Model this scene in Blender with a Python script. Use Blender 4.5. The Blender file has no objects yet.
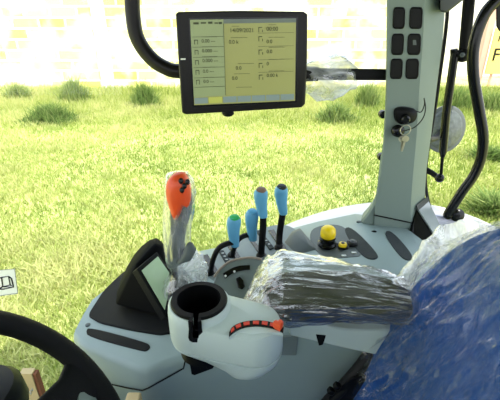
import bpy, bmesh, math, random
import numpy as np
from mathutils import Vector, Matrix, noise
random.seed(7)
V = Vector
CAM = V((0, 0, 2.5)); F = 390.0; TILT = math.radians(25)
CT, ST = math.cos(TILT), math.sin(TILT)
COL = bpy.context.scene.collection
# ------------------------------------------------------------------ measuring: a line of sight met with a plane of the cab (relative to the eye)
def ray(px, py):
    u = (px-250)/F; v = (py-200)/F
    return V((u, CT - v*ST, -ST - v*CT))
def P(px, py, x=None, y=None, z=None):
    d = ray(px, py)
    t = x/d.x if x is not None else y/d.y if y is not None else z/d.z
    return d*t
# ------------------------------------------------------------------ geometry: (verts, faces), all relative to the eye
def join(*gs):
    vs, fs = [], []
    for g in gs:
        n = len(vs); vs += [V(v) for v in g[0]]; fs += [tuple(i+n for i in f) for f in g[1]]
    return vs, fs
def loft(rings, caps=True, closed=True):
    n = len(rings[0]); vs = [V(p) for r in rings for p in r]; fs = []
    for i in range(len(rings)-1):
        for j in range(n if closed else n-1):
            k = (j+1) % n
            fs.append((i*n+j, i*n+k, (i+1)*n+k, (i+1)*n+j))
    if caps:
        fs.append(tuple(range(n))[::-1]); fs.append(tuple((len(rings)-1)*n+j for j in range(n)))
    return vs, fs
def spline(pts, k=6):
    pts = [V(p) for p in pts]; out = []
    for i in range(len(pts)-1):
        a = pts[max(i-1, 0)]; b = pts[i]; c = pts[i+1]; d = pts[min(i+2, len(pts)-1)]
        for j in range(k):
            t = j/k
            out.append(.5*((2*b)+(c-a)*t+(2*a-5*b+4*c-d)*t*t+(3*b-a-3*c+d)*t**3))
    out.append(pts[-1]); return out
def tube(path, r, n=14, caps=True, flat=1.0):
    path = [V(p) for p in path]; m = len(path)
    R = r if isinstance(r, (list, tuple)) else [r]*m
    if len(R) != m:
        R = [R[0] + (R[-1]-R[0])*0 + np.interp(i/(m-1), np.linspace(0, 1, len(R)), R) - R[0] for i in range(m)]
    T = [(path[min(i+1, m-1)]-path[max(i-1, 0)]).normalized() for i in range(m)]
    up = V((0, 0, 1)) if abs(T[0].z) < .9 else V((0, 1, 0))
    a = T[0].cross(up).normalized(); rings = []
    for i in range(m):
        a = (a - T[i]*a.dot(T[i])).normalized(); b = T[i].cross(a)
        rings.append([path[i] + a*math.cos(2*math.pi*j/n)*R[i] + b*math.sin(2*math.pi*j/n)*R[i]*flat for j in range(n)])
    return loft(rings, caps)
def frame(nrm, up=V((0, 0, 1))):
    z = V(nrm).normalized(); x = V(up).cross(z)
    if x.length < .01: x = V((0, 1, 0)).cross(z)
    x.normalize(); return x, z.cross(x), z
def disc_stack(c, nrm, prof, n=28, sy=1.0):       # prof: (radius, height along nrm)
    x, y, z = frame(nrm); c = V(c)
    return loft([[c + x*math.cos(2*math.pi*j/n)*r + y*math.sin(2*math.pi*j/n)*r*sy + z*h for j in range(n)] for r, h in prof])
def box(c, s, rot=None):
    c = V(c); vs = []
    for i in (-1, 1):
        for j in (-1, 1):
            for k in (-1, 1):
                p = V((i*s[0]/2, j*s[1]/2, k*s[2]/2))
                if rot: p = rot @ p
                vs.append(c+p)
    return vs, [(0,1,3,2),(4,6,7,5),(0,4,5,1),(2,3,7,6),(0,2,6,4),(1,5,7,3)]
def bb(x0, x1, y0, y1, z0, z1): return box(((x0+x1)/2, (y0+y1)/2, (z0+z1)/2), (x1-x0, y1-y0, z1-z0))
def prism(poly, vec):
    vec = V(vec); a = [V(p) for p in poly]; return loft([a, [p+vec for p in a]])
def hull(pts):
    bm = bmesh.new(); [bm.verts.new(p) for p in pts]
    r = bmesh.ops.convex_hull(bm, input=bm.verts[:])
    junk = [g for g in set(r['geom_interior']+r['geom_unused']) if isinstance(g, bmesh.types.BMVert)]
    bmesh.ops.delete(bm, geom=junk, context='VERTS')
    bmesh.ops.dissolve_limit(bm, angle_limit=.02, verts=bm.verts[:], edges=bm.edges[:])
    bm.verts.index_update(); g = ([v.co.copy() for v in bm.verts], [tuple(v.index for v in f.verts) for f in bm.faces]); bm.free(); return g
def ball(c, r, n=20, m=12, sc=(1, 1, 1)):
    c = V(c); rings = []
    for i in range(m+1):
        a = math.pi*(i+.02)/(m+.04); rings.append([c+V((math.sin(a)*math.cos(2*math.pi*j/n)*r*sc[0], math.sin(a)*math.sin(2*math.pi*j/n)*r*sc[1], -math.cos(a)*r*sc[2])) for j in range(n)])
    return loft(rings)
def chaikin(p, n=2, keep=.25):
    p = [V(q) for q in p]
    for _ in range(n):
        o = []
        for i in range(len(p)):
            a, b = p[i], p[(i+1) % len(p)]; o += [a.lerp(b, keep), a.lerp(b, 1-keep)]
        p = o
    return p
def rrect(w, h, r, k=5):
    o = []
    for cx, cy, a0 in ((w/2-r, h/2-r, 0), (-w/2+r, h/2-r, 90), (-w/2+r, -h/2+r, 180), (w/2-r, -h/2+r, 270)):
        for i in range(k+1):
            a = math.radians(a0+90*i/k); o.append((cx+r*math.cos(a), cy+r*math.sin(a)))
    return o
LOC = {}
def obj(name, g, mat, parent=None, smooth=True, bevel=0, seg=2, sub=0, sharp=38, solid=0):
    vs = [V(v) for v in g[0]]
    if parent is None:
        lo = V([min(v[i] for v in vs) for i in range(3)]); hi = V([max(v[i] for v in vs) for i in range(3)])
        org = V(((lo.x+hi.x)/2, (lo.y+hi.y)/2, lo.z))
    else:
        org = LOC[parent]
    me = bpy.data.meshes.new(name)
    me.from_pydata([v-org for v in vs], [], g[1])
    bm = bmesh.new(); bm.from_mesh(me); bmesh.ops.recalc_face_normals(bm, faces=bm.faces[:]); bm.to_mesh(me); bm.free()
    if smooth:
        me.polygons.foreach_set('use_smooth', [True]*len(me.polygons))
        if sharp and not sub: me.set_sharp_from_angle(angle=math.radians(sharp))
    if isinstance(mat, (list, tuple)):
        for m in mat: me.materials.append(m)
    else: me.materials.append(mat)
    o = bpy.data.objects.new(name, me); COL.objects.link(o)
    LOC[o] = org
    if parent is None: o.location = org + CAM
    else: o.parent = parent
    if solid:
        s = o.modifiers.new('s', 'SOLIDIFY'); s.thickness = solid; s.offset = 0
    if bevel:
        b = o.modifiers.new('b', 'BEVEL'); b.width = bevel; b.segments = seg; b.limit_method = 'ANGLE'; b.angle_limit = math.radians(32)
    if sub:
        s = o.modifiers.new('s', 'SUBSURF'); s.levels = sub; s.render_levels = sub
    return o
def empty(name, loc):
    o = bpy.data.objects.new(name, None); COL.objects.link(o); o.empty_display_size = .05
    LOC[o] = V(loc); o.location = V(loc)+CAM; return o
def tag(o, label, cat, group=None, kind=None):
    o['label'] = label
    if cat: o['category'] = cat
    if group: o['group'] = group
    if kind: o['kind'] = kind
    return o
def thing(name, loc, label, cat, group=None): return tag(empty(name, loc), label, cat, group)
def struct(o): o['kind'] = 'structure'; return o
def cut(o, g):                                     # carve g out of o for good
    c = obj('cutter', g, MAT['black'])
    c.location = LOC[c]+CAM
    m = o.modifiers.new('x', 'BOOLEAN'); m.object = c; m.operation = 'DIFFERENCE'; m.solver = 'EXACT'
    bpy.context.view_layer.update()
    dg = bpy.context.evaluated_depsgraph_get()
    me = bpy.data.meshes.new_from_object(o.evaluated_get(dg)); 
    o.modifiers.clear(); old = o.data; o.data = me; me.name = old.name
    me.set_sharp_from_angle(angle=math.radians(38))
    bpy.data.objects.remove(c)
def text(s, size, origin, xdir, ydir, depth, mat, name, parent, align='LEFT'):
    cu = bpy.data.curves.new('t', 'FONT'); cu.body = s; cu.size = size; cu.align_x = align; cu.extrude = depth
    t = bpy.data.objects.new('t', cu); COL.objects.link(t); bpy.context.view_layer.update()
    me = bpy.data.meshes.new_from_object(t.evaluated_get(bpy.context.evaluated_depsgraph_get()))
    vs = [v.co.copy() for v in me.vertices]; fs = [tuple(p.vertices) for p in me.polygons]
    bpy.data.objects.remove(t); bpy.data.curves.remove(cu); bpy.data.meshes.remove(me)
    X, Y = V(xdir).normalized(), V(ydir).normalized(); Z = X.cross(Y)
    g = ([V(origin)+X*v.x+Y*v.y+Z*v.z for v in vs], fs)
    return g if name is None else obj(name, g, mat, parent, smooth=False)
# ------------------------------------------------------------------ materials
MAT = {}
def lin(c): return [((x/255) / 12.92 if x/255 <= .04045 else ((x/255+.055)/1.055)**2.4) for x in c] + [1]
def material(name, rgb, rough=.5, spec=.5, noise_amt=.08, scale=40, bump=0.0, bscale=300, metal=0, emit=0, rgb2=None, coat=0):
    m = bpy.data.materials.new(name); m.use_nodes = True; nt = m.node_tree; N = nt.nodes; L = nt.links
    b = N['Principled BSDF']; c = lin(rgb)
    tc = N.new('ShaderNodeTexCoord'); nz = N.new('ShaderNodeTexNoise'); nz.inputs['Scale'].default_value = scale; nz.inputs['Detail'].default_value = 4
    L.new(tc.outputs['Object'], nz.inputs['Vector'])
    mx = N.new('ShaderNodeMix'); mx.data_type = 'RGBA'
    c2 = lin(rgb2) if rgb2 else [x*(1-noise_amt*2) for x in c[:3]]+[1]
    mx.inputs[6].default_value = c; mx.inputs[7].default_value = c2
    L.new(nz.outputs['Fac'], mx.inputs[0]); L.new(mx.outputs[2], b.inputs['Base Color'])
    b.inputs['Roughness'].default_value = rough; b.inputs['Specular IOR Level'].default_value = spec; b.inputs['Metallic'].default_value = metal
    b.inputs['Coat Weight'].default_value = coat
    if emit:
        L.new(mx.outputs[2], b.inputs['Emission Color']); b.inputs['Emission Strength'].default_value = emit
    if bump:
        n2 = N.new('ShaderNodeTexNoise'); n2.inputs['Scale'].default_value = bscale; L.new(tc.outputs['Object'], n2.inputs['Vector'])
        bp = N.new('ShaderNodeBump'); bp.inputs['Strength'].default_value = bump; bp.inputs['Distance'].default_value = .002
        L.new(n2.outputs['Fac'], bp.inputs['Height']); L.new(bp.outputs[0], b.inputs['Normal'])
    MAT[name] = m; return m
GREY = material('grey_plastic', (143, 161, 160), .42, .4, .03, 8, .12, 900)
MIDG = material('mid_grey_plastic', (118, 130, 130), .45, .4, .04, 10, .12, 900)
LGREY = material('light_grey_plastic', (198, 213, 209), .38, .45, .03, 8, .1, 900)
PGREY = material('pillar_grey', (116, 131, 124), .5, .4, .03, 8, .12, 900)
DGREY = material('dark_grey_plastic', (86, 95, 95), .5, .4, .05, 20, .15, 900)
MATG = material('mat_grey', (50, 57, 59), .75, .3, .08, 60, .6, 500)
BLACK = material('black', (12, 13, 14), .45, .16, .1, 40, .12, 900)
SOFT = material('soft_black', (15, 17, 18), .6, .14, .1, 40, .35, 700)
GLOSSB = material('gloss_black', (8, 8, 9), .25, .35, .05)
RUBBER = material('rubber', (12, 12, 13), .55, .3, .1, 60)
BROWNB = material('black_brown', (17, 14, 13), .4, .3, .1, 30)
BLUE = material('lever_blue', (98, 168, 206), .38, .45, .04, 30)
GREEN = material('cap_green', (52, 178, 96), .4, .45, .04, 30)
BROWN = material('cap_brown', (128, 104, 88), .4, .45, .04, 30)
CAPB = material('cap_dark', (40, 44, 46), .4, .45, .04, 30)
YEL = material('yellow', (248, 214, 16), .35, .5, .05, 60, .2, 400)
ORG = material('orange', (236, 84, 34), .38, .5, .04, 30)
ORG2 = material('orange_red', (226, 70, 48), .45, .4, .05, 30)
WHITE = material('white_print', (226, 230, 226), .5, .4, .03)
CREAM = material('sticker_white', (232, 236, 234), .5, .3, .03)
METAL = material('metal', (196, 192, 178), .3, .5, .06, 80, metal=1)
FEND = material('fender_lavender', (214, 212, 232), .35, .5, .03, 4, coat=.3)
SEATB = material('seat_blue', (44, 96, 176), .85, .2, .25, 160, .8, 1400)
TAN = material('cardboard', (214, 192, 146), .8, .2, .08, 30, .2, 200)
TANB = material('cardboard_brown', (132, 84, 62), .8, .2, .08, 30)
HEAD = material('headliner', (120, 126, 120), .9, .2, .05)
DARKG = material('dark_olive_plastic', (48, 54, 50), .5, .4, .05)
SALM = material('salmon_paint', (226, 178, 156), .6, .3, .12, 6)
SIGNY = material('sign_yellow', (240, 214, 120), .5, .3, .04, 3)
GASK = material('gasket', (16, 17, 18), .6, .3, .05)
LIL = material('lamp_shell', (96, 102, 98), .4, .4, .1, 30)
LCD = material('lcd_khaki', (150, 152, 94), .3, .3, .04, 12, emit=.2)
LCDL = material('lcd_pale', (142, 154, 112), .3, .3, .05, 12, emit=.2)
LCDB = material('lcd_bar', (104, 114, 108), .3, .3, .05, 12, emit=.15)
LCDT = material('lcd_tab', (128, 144, 140), .3, .3, .05, 12, emit=.18)
LCDY = material('lcd_tab_yellow', (176, 180, 90), .3, .3, .05, 12, emit=.22)
INK = material('lcd_ink', (66, 72, 44), .4, .3, .05)
PODS = material('pod_screen', (176, 198, 168), .25, .5, .12, 14, rgb2=(150, 182, 140), emit=.1)

def film(name, alpha=.22, milk=.10, rough=.12, bscale=(60, 14, 60), bstr=1.0, tint=(1, 1, 1, 1)):
    m = bpy.data.materials.new(name); m.use_nodes = True; nt = m.node_tree; N = nt.nodes; L = nt.links
    N.remove(N['Principled BSDF']); out = N['Material Output']
    tc = N.new('ShaderNodeTexCoord'); mp = N.new('ShaderNodeMapping'); mp.inputs['Scale'].default_value = bscale
    L.new(tc.outputs['Object'], mp.inputs['Vector'])
    nz = N.new('ShaderNodeTexNoise'); nz.inputs['Scale'].default_value = 1; nz.inputs['Detail'].default_value = 5; nz.inputs['Distortion'].default_value = 1.2
    L.new(mp.outputs[0], nz.inputs['Vector'])
    vo = N.new('ShaderNodeTexVoronoi'); vo.feature = 'DISTANCE_TO_EDGE'; vo.inputs['Scale'].default_value = .7; L.new(mp.outputs[0], vo.inputs['Vector'])
    ad = N.new('ShaderNodeMath'); ad.operation = 'ADD'; L.new(nz.outputs['Fac'], ad.inputs[0]); L.new(vo.outputs['Distance'], ad.inputs[1])
    bp = N.new('ShaderNodeBump'); bp.inputs['Strength'].default_value = bstr; bp.inputs['Distance'].default_value = .006; L.new(ad.outputs[0], bp.inputs['Height'])
    tr = N.new('ShaderNodeBsdfTransparent'); tr.inputs[0].default_value = (.97*tint[0], .97*tint[1], .97*tint[2], 1)
    gl = N.new('ShaderNodeBsdfGlossy'); gl.inputs['Roughness'].default_value = rough; gl.inputs[0].default_value = (1, 1, 1, 1); L.new(bp.outputs[0], gl.inputs['Normal'])
    tl = N.new('ShaderNodeBsdfDiffuse'); tl.inputs[0].default_value = (.85, .87, .9, 1); L.new(bp.outputs[0], tl.inputs['Normal'])
    tn = N.new('ShaderNodeBsdfTranslucent'); tn.inputs[0].default_value = (.85, .87, .9, 1)
    m0 = N.new('ShaderNodeMixShader'); m0.inputs[0].default_value = .5; L.new(tl.outputs[0], m0.inputs[1]); L.new(tn.outputs[0], m0.inputs[2])
    lw = N.new('ShaderNodeLayerWeight'); lw.inputs['Blend'].default_value = .5; L.new(bp.outputs[0], lw.inputs['Normal'])
    mr = N.new('ShaderNodeMapRange'); mr.inputs['To Min'].default_value = alpha*.45; mr.inputs['To Max'].default_value = min(1, alpha*3.2); pw_ = N.new('ShaderNodeMath'); pw_.operation = 'POWER'; pw_.inputs[1].default_value = 2.2; L.new(lw.outputs['Facing'], pw_.inputs[0]); L.new(pw_.outputs[0], mr.inputs['Value'])
    m1 = N.new('ShaderNodeMixShader'); L.new(mr.outputs[0], m1.inputs[0]); L.new(tr.outputs[0], m1.inputs[1]); L.new(gl.outputs[0], m1.inputs[2])
    cr = N.new('ShaderNodeMapRange'); cr.inputs['From Min'].default_value = .42; cr.inputs['From Max'].default_value = .72; cr.inputs['To Min'].default_value = milk*.3; cr.inputs['To Max'].default_value = milk*2.2
    L.new(nz.outputs['Fac'], cr.inputs['Value'])
    m2 = N.new('ShaderNodeMixShader'); L.new(cr.outputs[0], m2.inputs[0]); L.new(m1.outputs[0], m2.inputs[1]); L.new(m0.outputs[0], m2.inputs[2])
    L.new(m2.outputs[0], out.inputs['Surface']); MAT[name] = m; return m
FILM = film('clear_film', .34, .08, .09, (5, 60, 40), .5)
FILMS = film('seat_film', .11, .02, .08, (16, 80, 10), .9)
FILMM = film('milky_film', .35, .42, .15, (14, 20, 26), .6)
FILMJ = film('bag_film', .3, .16, .08, (60, 60, 9), .6)
def glass_mat():
    m = bpy.data.materials.new('window_glass'); m.use_nodes = True; nt = m.node_tree; N = nt.nodes; L = nt.links
    N.remove(N['Principled BSDF']); tr = N.new('ShaderNodeBsdfTransparent'); tr.inputs[0].default_value = (.97, .985, .97, 1)
    gl = N.new('ShaderNodeBsdfGlossy'); gl.inputs['Roughness'].default_value = .02; lw = N.new('ShaderNodeLayerWeight'); lw.inputs['Blend'].default_value = .5; pw_ = N.new('ShaderNodeMath'); pw_.operation = 'POWER'; pw_.inputs[1].default_value = 4; L.new(lw.outputs['Facing'], pw_.inputs[0]); fr = N.new('ShaderNodeMapRange'); fr.inputs['To Min'].default_value = .012; fr.inputs['To Max'].default_value = .6; L.new(pw_.outputs[0], fr.inputs['Value'])
    mx = N.new('ShaderNodeMixShader'); L.new(fr.outputs[0], mx.inputs[0]); L.new(tr.outputs[0], mx.inputs[1]); L.new(gl.outputs[0], mx.inputs[2])
    L.new(mx.outputs[0], N['Material Output'].inputs['Surface']); return m
GLASS = glass_mat()
def attr_leaf(name, c1, c2, c3, trans=.35):
    m = bpy.data.materials.new(name); m.use_nodes = True; nt = m.node_tree; N = nt.nodes; L = nt.links
    N.remove(N['Principled BSDF']); at = N.new('ShaderNodeAttribute'); at.attribute_name = 'tone'
    r = N.new('ShaderNodeValToRGB'); e = r.color_ramp.elements; e[0].color = lin(c1); e[1].color = lin(c3); x = e.new(.5); x.color = lin(c2)
    L.new(at.outputs['Fac'], r.inputs[0])
    d = N.new('ShaderNodeBsdfDiffuse'); t = N.new('ShaderNodeBsdfTranslucent'); L.new(r.outputs[0], d.inputs[0]); L.new(r.outputs[0], t.inputs[0])
    mx = N.new('ShaderNodeMixShader'); mx.inputs[0].default_value = trans; L.new(d.outputs[0], mx.inputs[1]); L.new(t.outputs[0], mx.inputs[2])
    L.new(mx.outputs[0], N['Material Output'].inputs['Surface']); return m
GRASS = attr_leaf('grass_blades', (84, 112, 40), (158, 172, 86), (206, 204, 140), .35)
WEED = attr_leaf('weed_leaves', (72, 98, 48), (118, 142, 76), (176, 184, 116), .35)
def ground_mat():
    m = bpy.data.materials.new('meadow_soil'); m.use_nodes = True; nt = m.node_tree; N = nt.nodes; L = nt.links; b = N['Principled BSDF']
    tc = N.new('ShaderNodeTexCoord'); n1 = N.new('ShaderNodeTexNoise'); n1.inputs['Scale'].default_value = 1.3; n1.inputs['Detail'].default_value = 8
    n2 = N.new('ShaderNodeTexNoise'); n2.inputs['Scale'].default_value = 9; n2.inputs['Detail'].default_value = 12; n2.inputs['Roughness'].default_value = .75
    L.new(tc.outputs['Object'], n1.inputs[0]); L.new(tc.outputs['Object'], n2.inputs[0])
    ad = N.new('ShaderNodeMath'); ad.operation = 'ADD'; L.new(n1.outputs[0], ad.inputs[0]); L.new(n2.outputs[0], ad.inputs[1])
    r = N.new('ShaderNodeValToRGB'); e = r.color_ramp.elements; e[0].position = .72; e[0].color = lin((100, 124, 48)); e[1].position = 1.2; e[1].color = lin((204, 204, 132))
    L.new(ad.outputs[0], r.inputs[0]); L.new(r.outputs[0], b.inputs['Base Color']); b.inputs['Roughness'].default_value = 1; b.inputs['Specular IOR Level'].default_value = .1
    return m
SOIL = ground_mat()
def wall_mat():
    m = bpy.data.materials.new('painted_block'); m.use_nodes = True; nt = m.node_tree; N = nt.nodes; L = nt.links; b = N['Principled BSDF']
    tc = N.new('ShaderNodeTexCoord'); mp = N.new('ShaderNodeMapping'); mp.inputs['Rotation'].default_value = (math.radians(90), 0, 0)
    L.new(tc.outputs['Object'], mp.inputs[0])
    br = N.new('ShaderNodeTexBrick'); br.inputs['Scale'].default_value = 1; br.inputs['Brick Width'].default_value = .95; br.inputs['Row Height'].default_value = .36; br.inputs['Mortar Size'].default_value = .05; br.inputs['Mortar Smooth'].default_value = 1.0; br.inputs['Bias'].default_value = -.1
    br.inputs['Color1'].default_value = lin((246, 230, 112)); br.inputs['Color2'].default_value = lin((253, 248, 178)); br.inputs['Mortar'].default_value = lin((253, 252, 246))
    L.new(mp.outputs[0], br.inputs[0])
    nz = N.new('ShaderNodeTexNoise'); nz.inputs['Scale'].default_value = .9; nz.inputs['Detail'].default_value = 6; L.new(tc.outputs['Object'], nz.inputs[0])
    rr = N.new('ShaderNodeMapRange'); rr.inputs['From Min'].default_value = .33; rr.inputs['From Max'].default_value = .56; L.new(nz.outputs[0], rr.inputs['Value'])
    mx = N.new('ShaderNodeMix'); mx.data_type = 'RGBA'; mx.inputs[6].default_value = lin((253, 252, 244)); L.new(rr.outputs[0], mx.inputs[0]); L.new(br.outputs[0], mx.inputs[7])
    L.new(mx.outputs[2], b.inputs['Base Color']); b.inputs['Roughness'].default_value = .9; return m
WALLM = wall_mat()

# ================================================================== THE CAB: setting
R = random.Random(3)
GZ = -2.5                                             # the ground, 2.5 m below the eye
ceil = struct(obj('ceiling', bb(-1.12, .87, -.75, 1.17, .34, .42), HEAD, bevel=.02))
floor = struct(obj('floor', prism([V(p) for p in ((-.98, -.75, -1.36), (1.15, -.75, -1.36), (1.15, 1.12, -1.36), (-.33, 1.12, -1.36), (-.42, .92, -1.36), (-.98, .5, -1.36))], (0, 0, .06)), RUBBER))
struct(obj('wall_left', bb(-.98, 1.15, -.78, -.74, -1.30, -.15), PGREY))  # unseen left side, raised this high to block light from behind the camera
struct(obj('wall_rear', bb(.93, .97, -.74, 1.0, -1.30, -.66), PGREY))
for i, (x, y) in enumerate(((-.95, -.73), (.3, -.74), (.84, -.73), (-1.09, 1.12), (1.05, 1.2))):
    struct(obj('trim_%d' % (i+1), bb(x-.025, x+.025, y-.025, y+.025, -1.3, .34), BLACK, bevel=.008))
# dark header corner by the pillar head
struct(obj('trim_6', hull([P(440, -12, y=.93), P(440, 12, y=.93), P(447, 13, y=.93), P(466, -2, y=.95), P(470, -14, y=.95),
      P(440, -12, y=1.0), P(440, 10, y=1.0), P(447, 11, y=1.0), P(466, -3, y=1.0), P(470, -14, y=1.0)]), DARKG, bevel=.004))
# right hand window: one pane with its gasket, two hinge knobs and corner posts
YG = 1.17
win = struct(obj('window_1', bb(-1.07, .47, YG-.002, YG+.002, -1.5, .34), GLASS, smooth=False))
gk = [tube(spline([P(446, -20, y=1.10), P(447, 18, y=1.10), P(437, 95, y=1.10), P(426, 165, y=1.10), P(427, 195, y=1.10), P(434, 218, y=1.10), P(442, 236, y=1.09)]), .005, 8)]
seal = struct(obj('trim_7', gk[0], GASK))
for px, py in ((382.5, 114), (381, 156.5)):
    c = P(px, py, y=1.09); d = P(px+9, py+1, y=1.10)
    k = obj('hinge', join(disc_stack(c, (0, -1, 0), [(.002, -.008), (.0105, -.008), (.012, 0), (.0105, .010), (.004, .013)], 18), tube([c, d], .006, 8), tube([c, c.normalized()*.02+c], .008, 8)), GLOSSB, win)
# outer fender seen along the window sill: an arch of sheet metal
def zf(x): return -.528 - .75*(x-.45)**2
rings = []
for i in range(41):
    x = -.35 + 1.6*i/40; z = zf(x)
    rings.append([V((x, 1.004, z-.05)), V((x, 1.004, z+.004)), V((x, 1.012, z+.014)), V((x, 1.112, z+.004)), V((x, 1.125, z-.004)), V((x, 1.125, z-.10)), V((x, 1.10, z-.10)), V((x, 1.10, z-.05))])
fender = tag(obj('wheel_fender', loft(rings), FEND, bevel=.003), 'pale lavender arched wheel fender running along the window sill behind the grey console', 'fender')

# ================================================================== SIDE CONSOLE
XS = [-.6, -.42, -.38, -.3, -.207, -.15, -.08, 0, .1, .2, .3, .42, .43, .45, .48, .55, .7, .9]
ZT = [-.665, -.665, -.658, -.645, -.630, -.622, -.612, -.592, -.560, -.530, -.506, -.518, -.520, -.524, -.531, -.547, -.585, -.65]
def zt(x): return float(np.interp(x, XS, ZT))
def onc(px, py, dz=0):                                 # a point on the console's top surface
    z = -.56
    for _ in range(12):
        p = P(px, py, z=z+dz); z = zt(p.x)
    return P(px, py, z=z+dz)
con = thing('side_console', (.1, .8, -1.3), 'grey plastic right-hand console running under the armrest from the pillar to the steering wheel', 'console')
NY = [.74, .70, .655, .607, .556, .575, .585, .585, .585, .585, .585, .585, .585, .585, .585, .585, .60, .60]
FY = [.78, .80, .865, .925, .965, .985, .995, 1.0, 1.0, 1.0, 1.0, .99, .93, .88, .83, .80, .80, .80]
rings = []
xs = sorted(set([-.41, -.39, -.36, -.33, -.27, -.24, -.18] + XS[2:]))
for x in xs:
    n = float(np.interp(x, XS, NY)); f = float(np.interp(x, XS, FY)); z = zt(x)
    rings.append([V((x, n-.004, z-.075)), V((x, n-.004, z-.014)), V((x, n+.001, z-.004)), V((x, n+.012, z)), V((x, (n+f)/2, z+.002)), V((x, f-.008, z)), V((x, f, z-.008)), V((x, f, z-.075))])
obj('top_shell', loft(rings), GREY, con, sharp=50)
rings = []
for x in [q for q in xs if q >= -.39]:
    n = float(np.interp(x, XS, NY)); f = float(np.interp(x, XS, FY)); z = zt(x)
    s = .0 if x > -.37 else .02
    rings.append([V((x+s, n+.002, -1.30)), V((x+s, n+.001, -1.0)), V((x+s, n+.001, z-.06)), V((x+s, f-.01, z-.06)), V((x+s, f-.01, -1.30))])
obj('lower_panel', loft(rings), GREY, con, sharp=50)
def nearp(px, py):                                     # on the near wall of the console
    y = .57
    for _ in range(12):
        p = P(px, py, y=y); y = float(np.interp(p.x, XS, NY))-.001
    return p
# the raised front housing's lower edge, and its joint line
def panel(name, pts, mat, th=.004, dz=0, rnd=2, parent=con, bevel=.001, keep=.25):
    q = chaikin([onc(a, b, dz) for a, b in pts], rnd, keep) if rnd else [onc(a, b, dz) for a, b in pts]
    top = [V((p.x, p.y, zt(p.x)+dz+th)) for p in q]; bot = [V((p.x, p.y, zt(p.x)+dz-.004)) for p in q]
    return obj(name, loft([bot, top]), mat, parent, bevel=bevel)
panel('front_mat', [(88, 317), (104, 292), (125, 272), (166, 262), (190, 280), (172, 334), (160, 336), (130, 331), (100, 324)], SOFT, .006, rnd=2, keep=.12)
panel('slot_strip', [(86, 331), (90, 328), (146, 343), (151, 347), (148, 351), (143, 352), (88, 337)], SOFT, .003)
p = onc(88, 325.5); obj('screw', disc_stack((p.x, p.y, p.z), (0, 0, 1), [(.006, 0), (.006, .003), (.003, .004)], 14), DGREY, con)
panel('ribbed_mat', [(343, 229), (352, 228), (379, 256), (376, 261), (364, 259), (350, 243)], MATG, .004)
panel('ribbed_mat', [(384, 232), (392, 232), (413, 256), (411, 262), (402, 260), (389, 243)], MATG, .004)
sw = panel('switch_panel', [(309, 232), (320, 226), (342, 225), (353, 238), (364, 257), (350, 258), (330, 260), (312, 250)], DGREY, .003)
panel('lever_plate', [(206, 262), (232, 240), (262, 228), (284, 224), (300, 232), (306, 246), (282, 262), (256, 276), (228, 284), (207, 280)], MIDG, .002)
for a, b in (((250, 238), (264, 257)), ((271, 231), (285, 252)), ((229, 244), (240, 262)), ((205, 256), (216, 274))):
    p, q = onc(*a), onc(*b); d = (q-p).normalized(); s = V((-d.y, d.x, 0)).normalized()*.008
    obj('lever_slot', prism([p+s, q+s, q-s, p-s], V((0, 0, .005))), GLOSSB, con, bevel=.001)
for a, b in (((258, 232), (272, 250)), ((221, 252), (231, 268))):
    p, q = onc(*a), onc(*b); d = (q-p).normalized(); s = V((-d.y, d.x, 0)).normalized()*.007
    g = obj('lever_gauge', prism([p+s, q+s, q-s, p-s], V((0, 0, .006))), MATG, con, bevel=.001)
    [obj('gauge_mark', box(p.lerp(q, t)+V((0, 0, .0065)), (.007, .003, .001)), WHITE, g) for t in (.2, .4, .6, .8)]
# angular grey ridge right of the levers
obj('raised_ridge', hull([onc(284, 243), onc(292, 231), onc(300, 228), onc(318, 250), onc(296, 256), onc(293, 240)+V((0, 0, .022)), onc(301, 236)+V((0, 0, .02)), onc(309, 249)+V((0, 0, .012))]), DGREY, con, bevel=.002)
for i, (px, py, mt) in enumerate(((342.5, 247, YEL), (352.5, 244.5, CAPB))):
    p = onc(px, py, .003)
    k = obj('button_base', prism([p+V((a, b, 0)) for a, b in rrect(.024, .026, .003)], (0, 0, .004)), BLACK, con, bevel=.0008)
    obj('button_cap', disc_stack(p+V((0, 0, .004)), (0, 0, 1), [(.0105, 0), (.0105, .004), (.009, .007), (.005, .0075)], 18), mt, k)
    obj('button_centre', disc_stack(p+V((0, 0, .011)), (0, 0, 1), [(.0045, 0), (.004, .0025)], 12), CAPB if mt is YEL else DGREY, k)
for px, py in ((344, 255.5), (354, 252.5)):
    p = onc(px, py, .004); obj('white_legend', box(p, (.011, .005, .0015)), WHITE, con)
p = onc(374, 232); obj('socket', disc_stack(p, (0, 0, 1), [(.007, -.002), (.007, .002), (.005, .003)], 14, .6), GLOSSB, con)
p = onc(359, 222); obj('socket', disc_stack(p, (0, 0, 1), [(.007, -.002), (.007, .002), (.005, .003)], 14, .6), DGREY, con)
# joint lines on the near wall
obj('panel_gap', tube([*[nearp(a, b)+V((0, -.006, 0)) for a, b in ((112, 382), (128, 385.5), (143, 388), (150, 385), (168, 375), (184, 366), (187, 352))]], .0016, 6), SOFT, con)
# recess and square flap on the lower wall
q = [nearp(*a)+V((0, -.004, 0)) for a in ((189, 357), (203, 354), (216, 366), (192, 375))]
obj('recess_cover', prism(chaikin(q, 1, .12), (0, .006, 0)), BLACK, con, bevel=.001)
obj('recess_tab', prism([nearp(*a)+V((0, -.006, 0)) for a in ((199, 357), (204, 357), (208, 368), (201, 369))], (0, .004, 0)), SOFT, con, bevel=.001)
obj('square_cover', prism([nearp(*a)+V((0, -.0065, 0)) for a in ((281, 335), (298, 334), (296, 353), (278, 353))], (0, .006, 0)), MIDG, con, bevel=.001)

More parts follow.
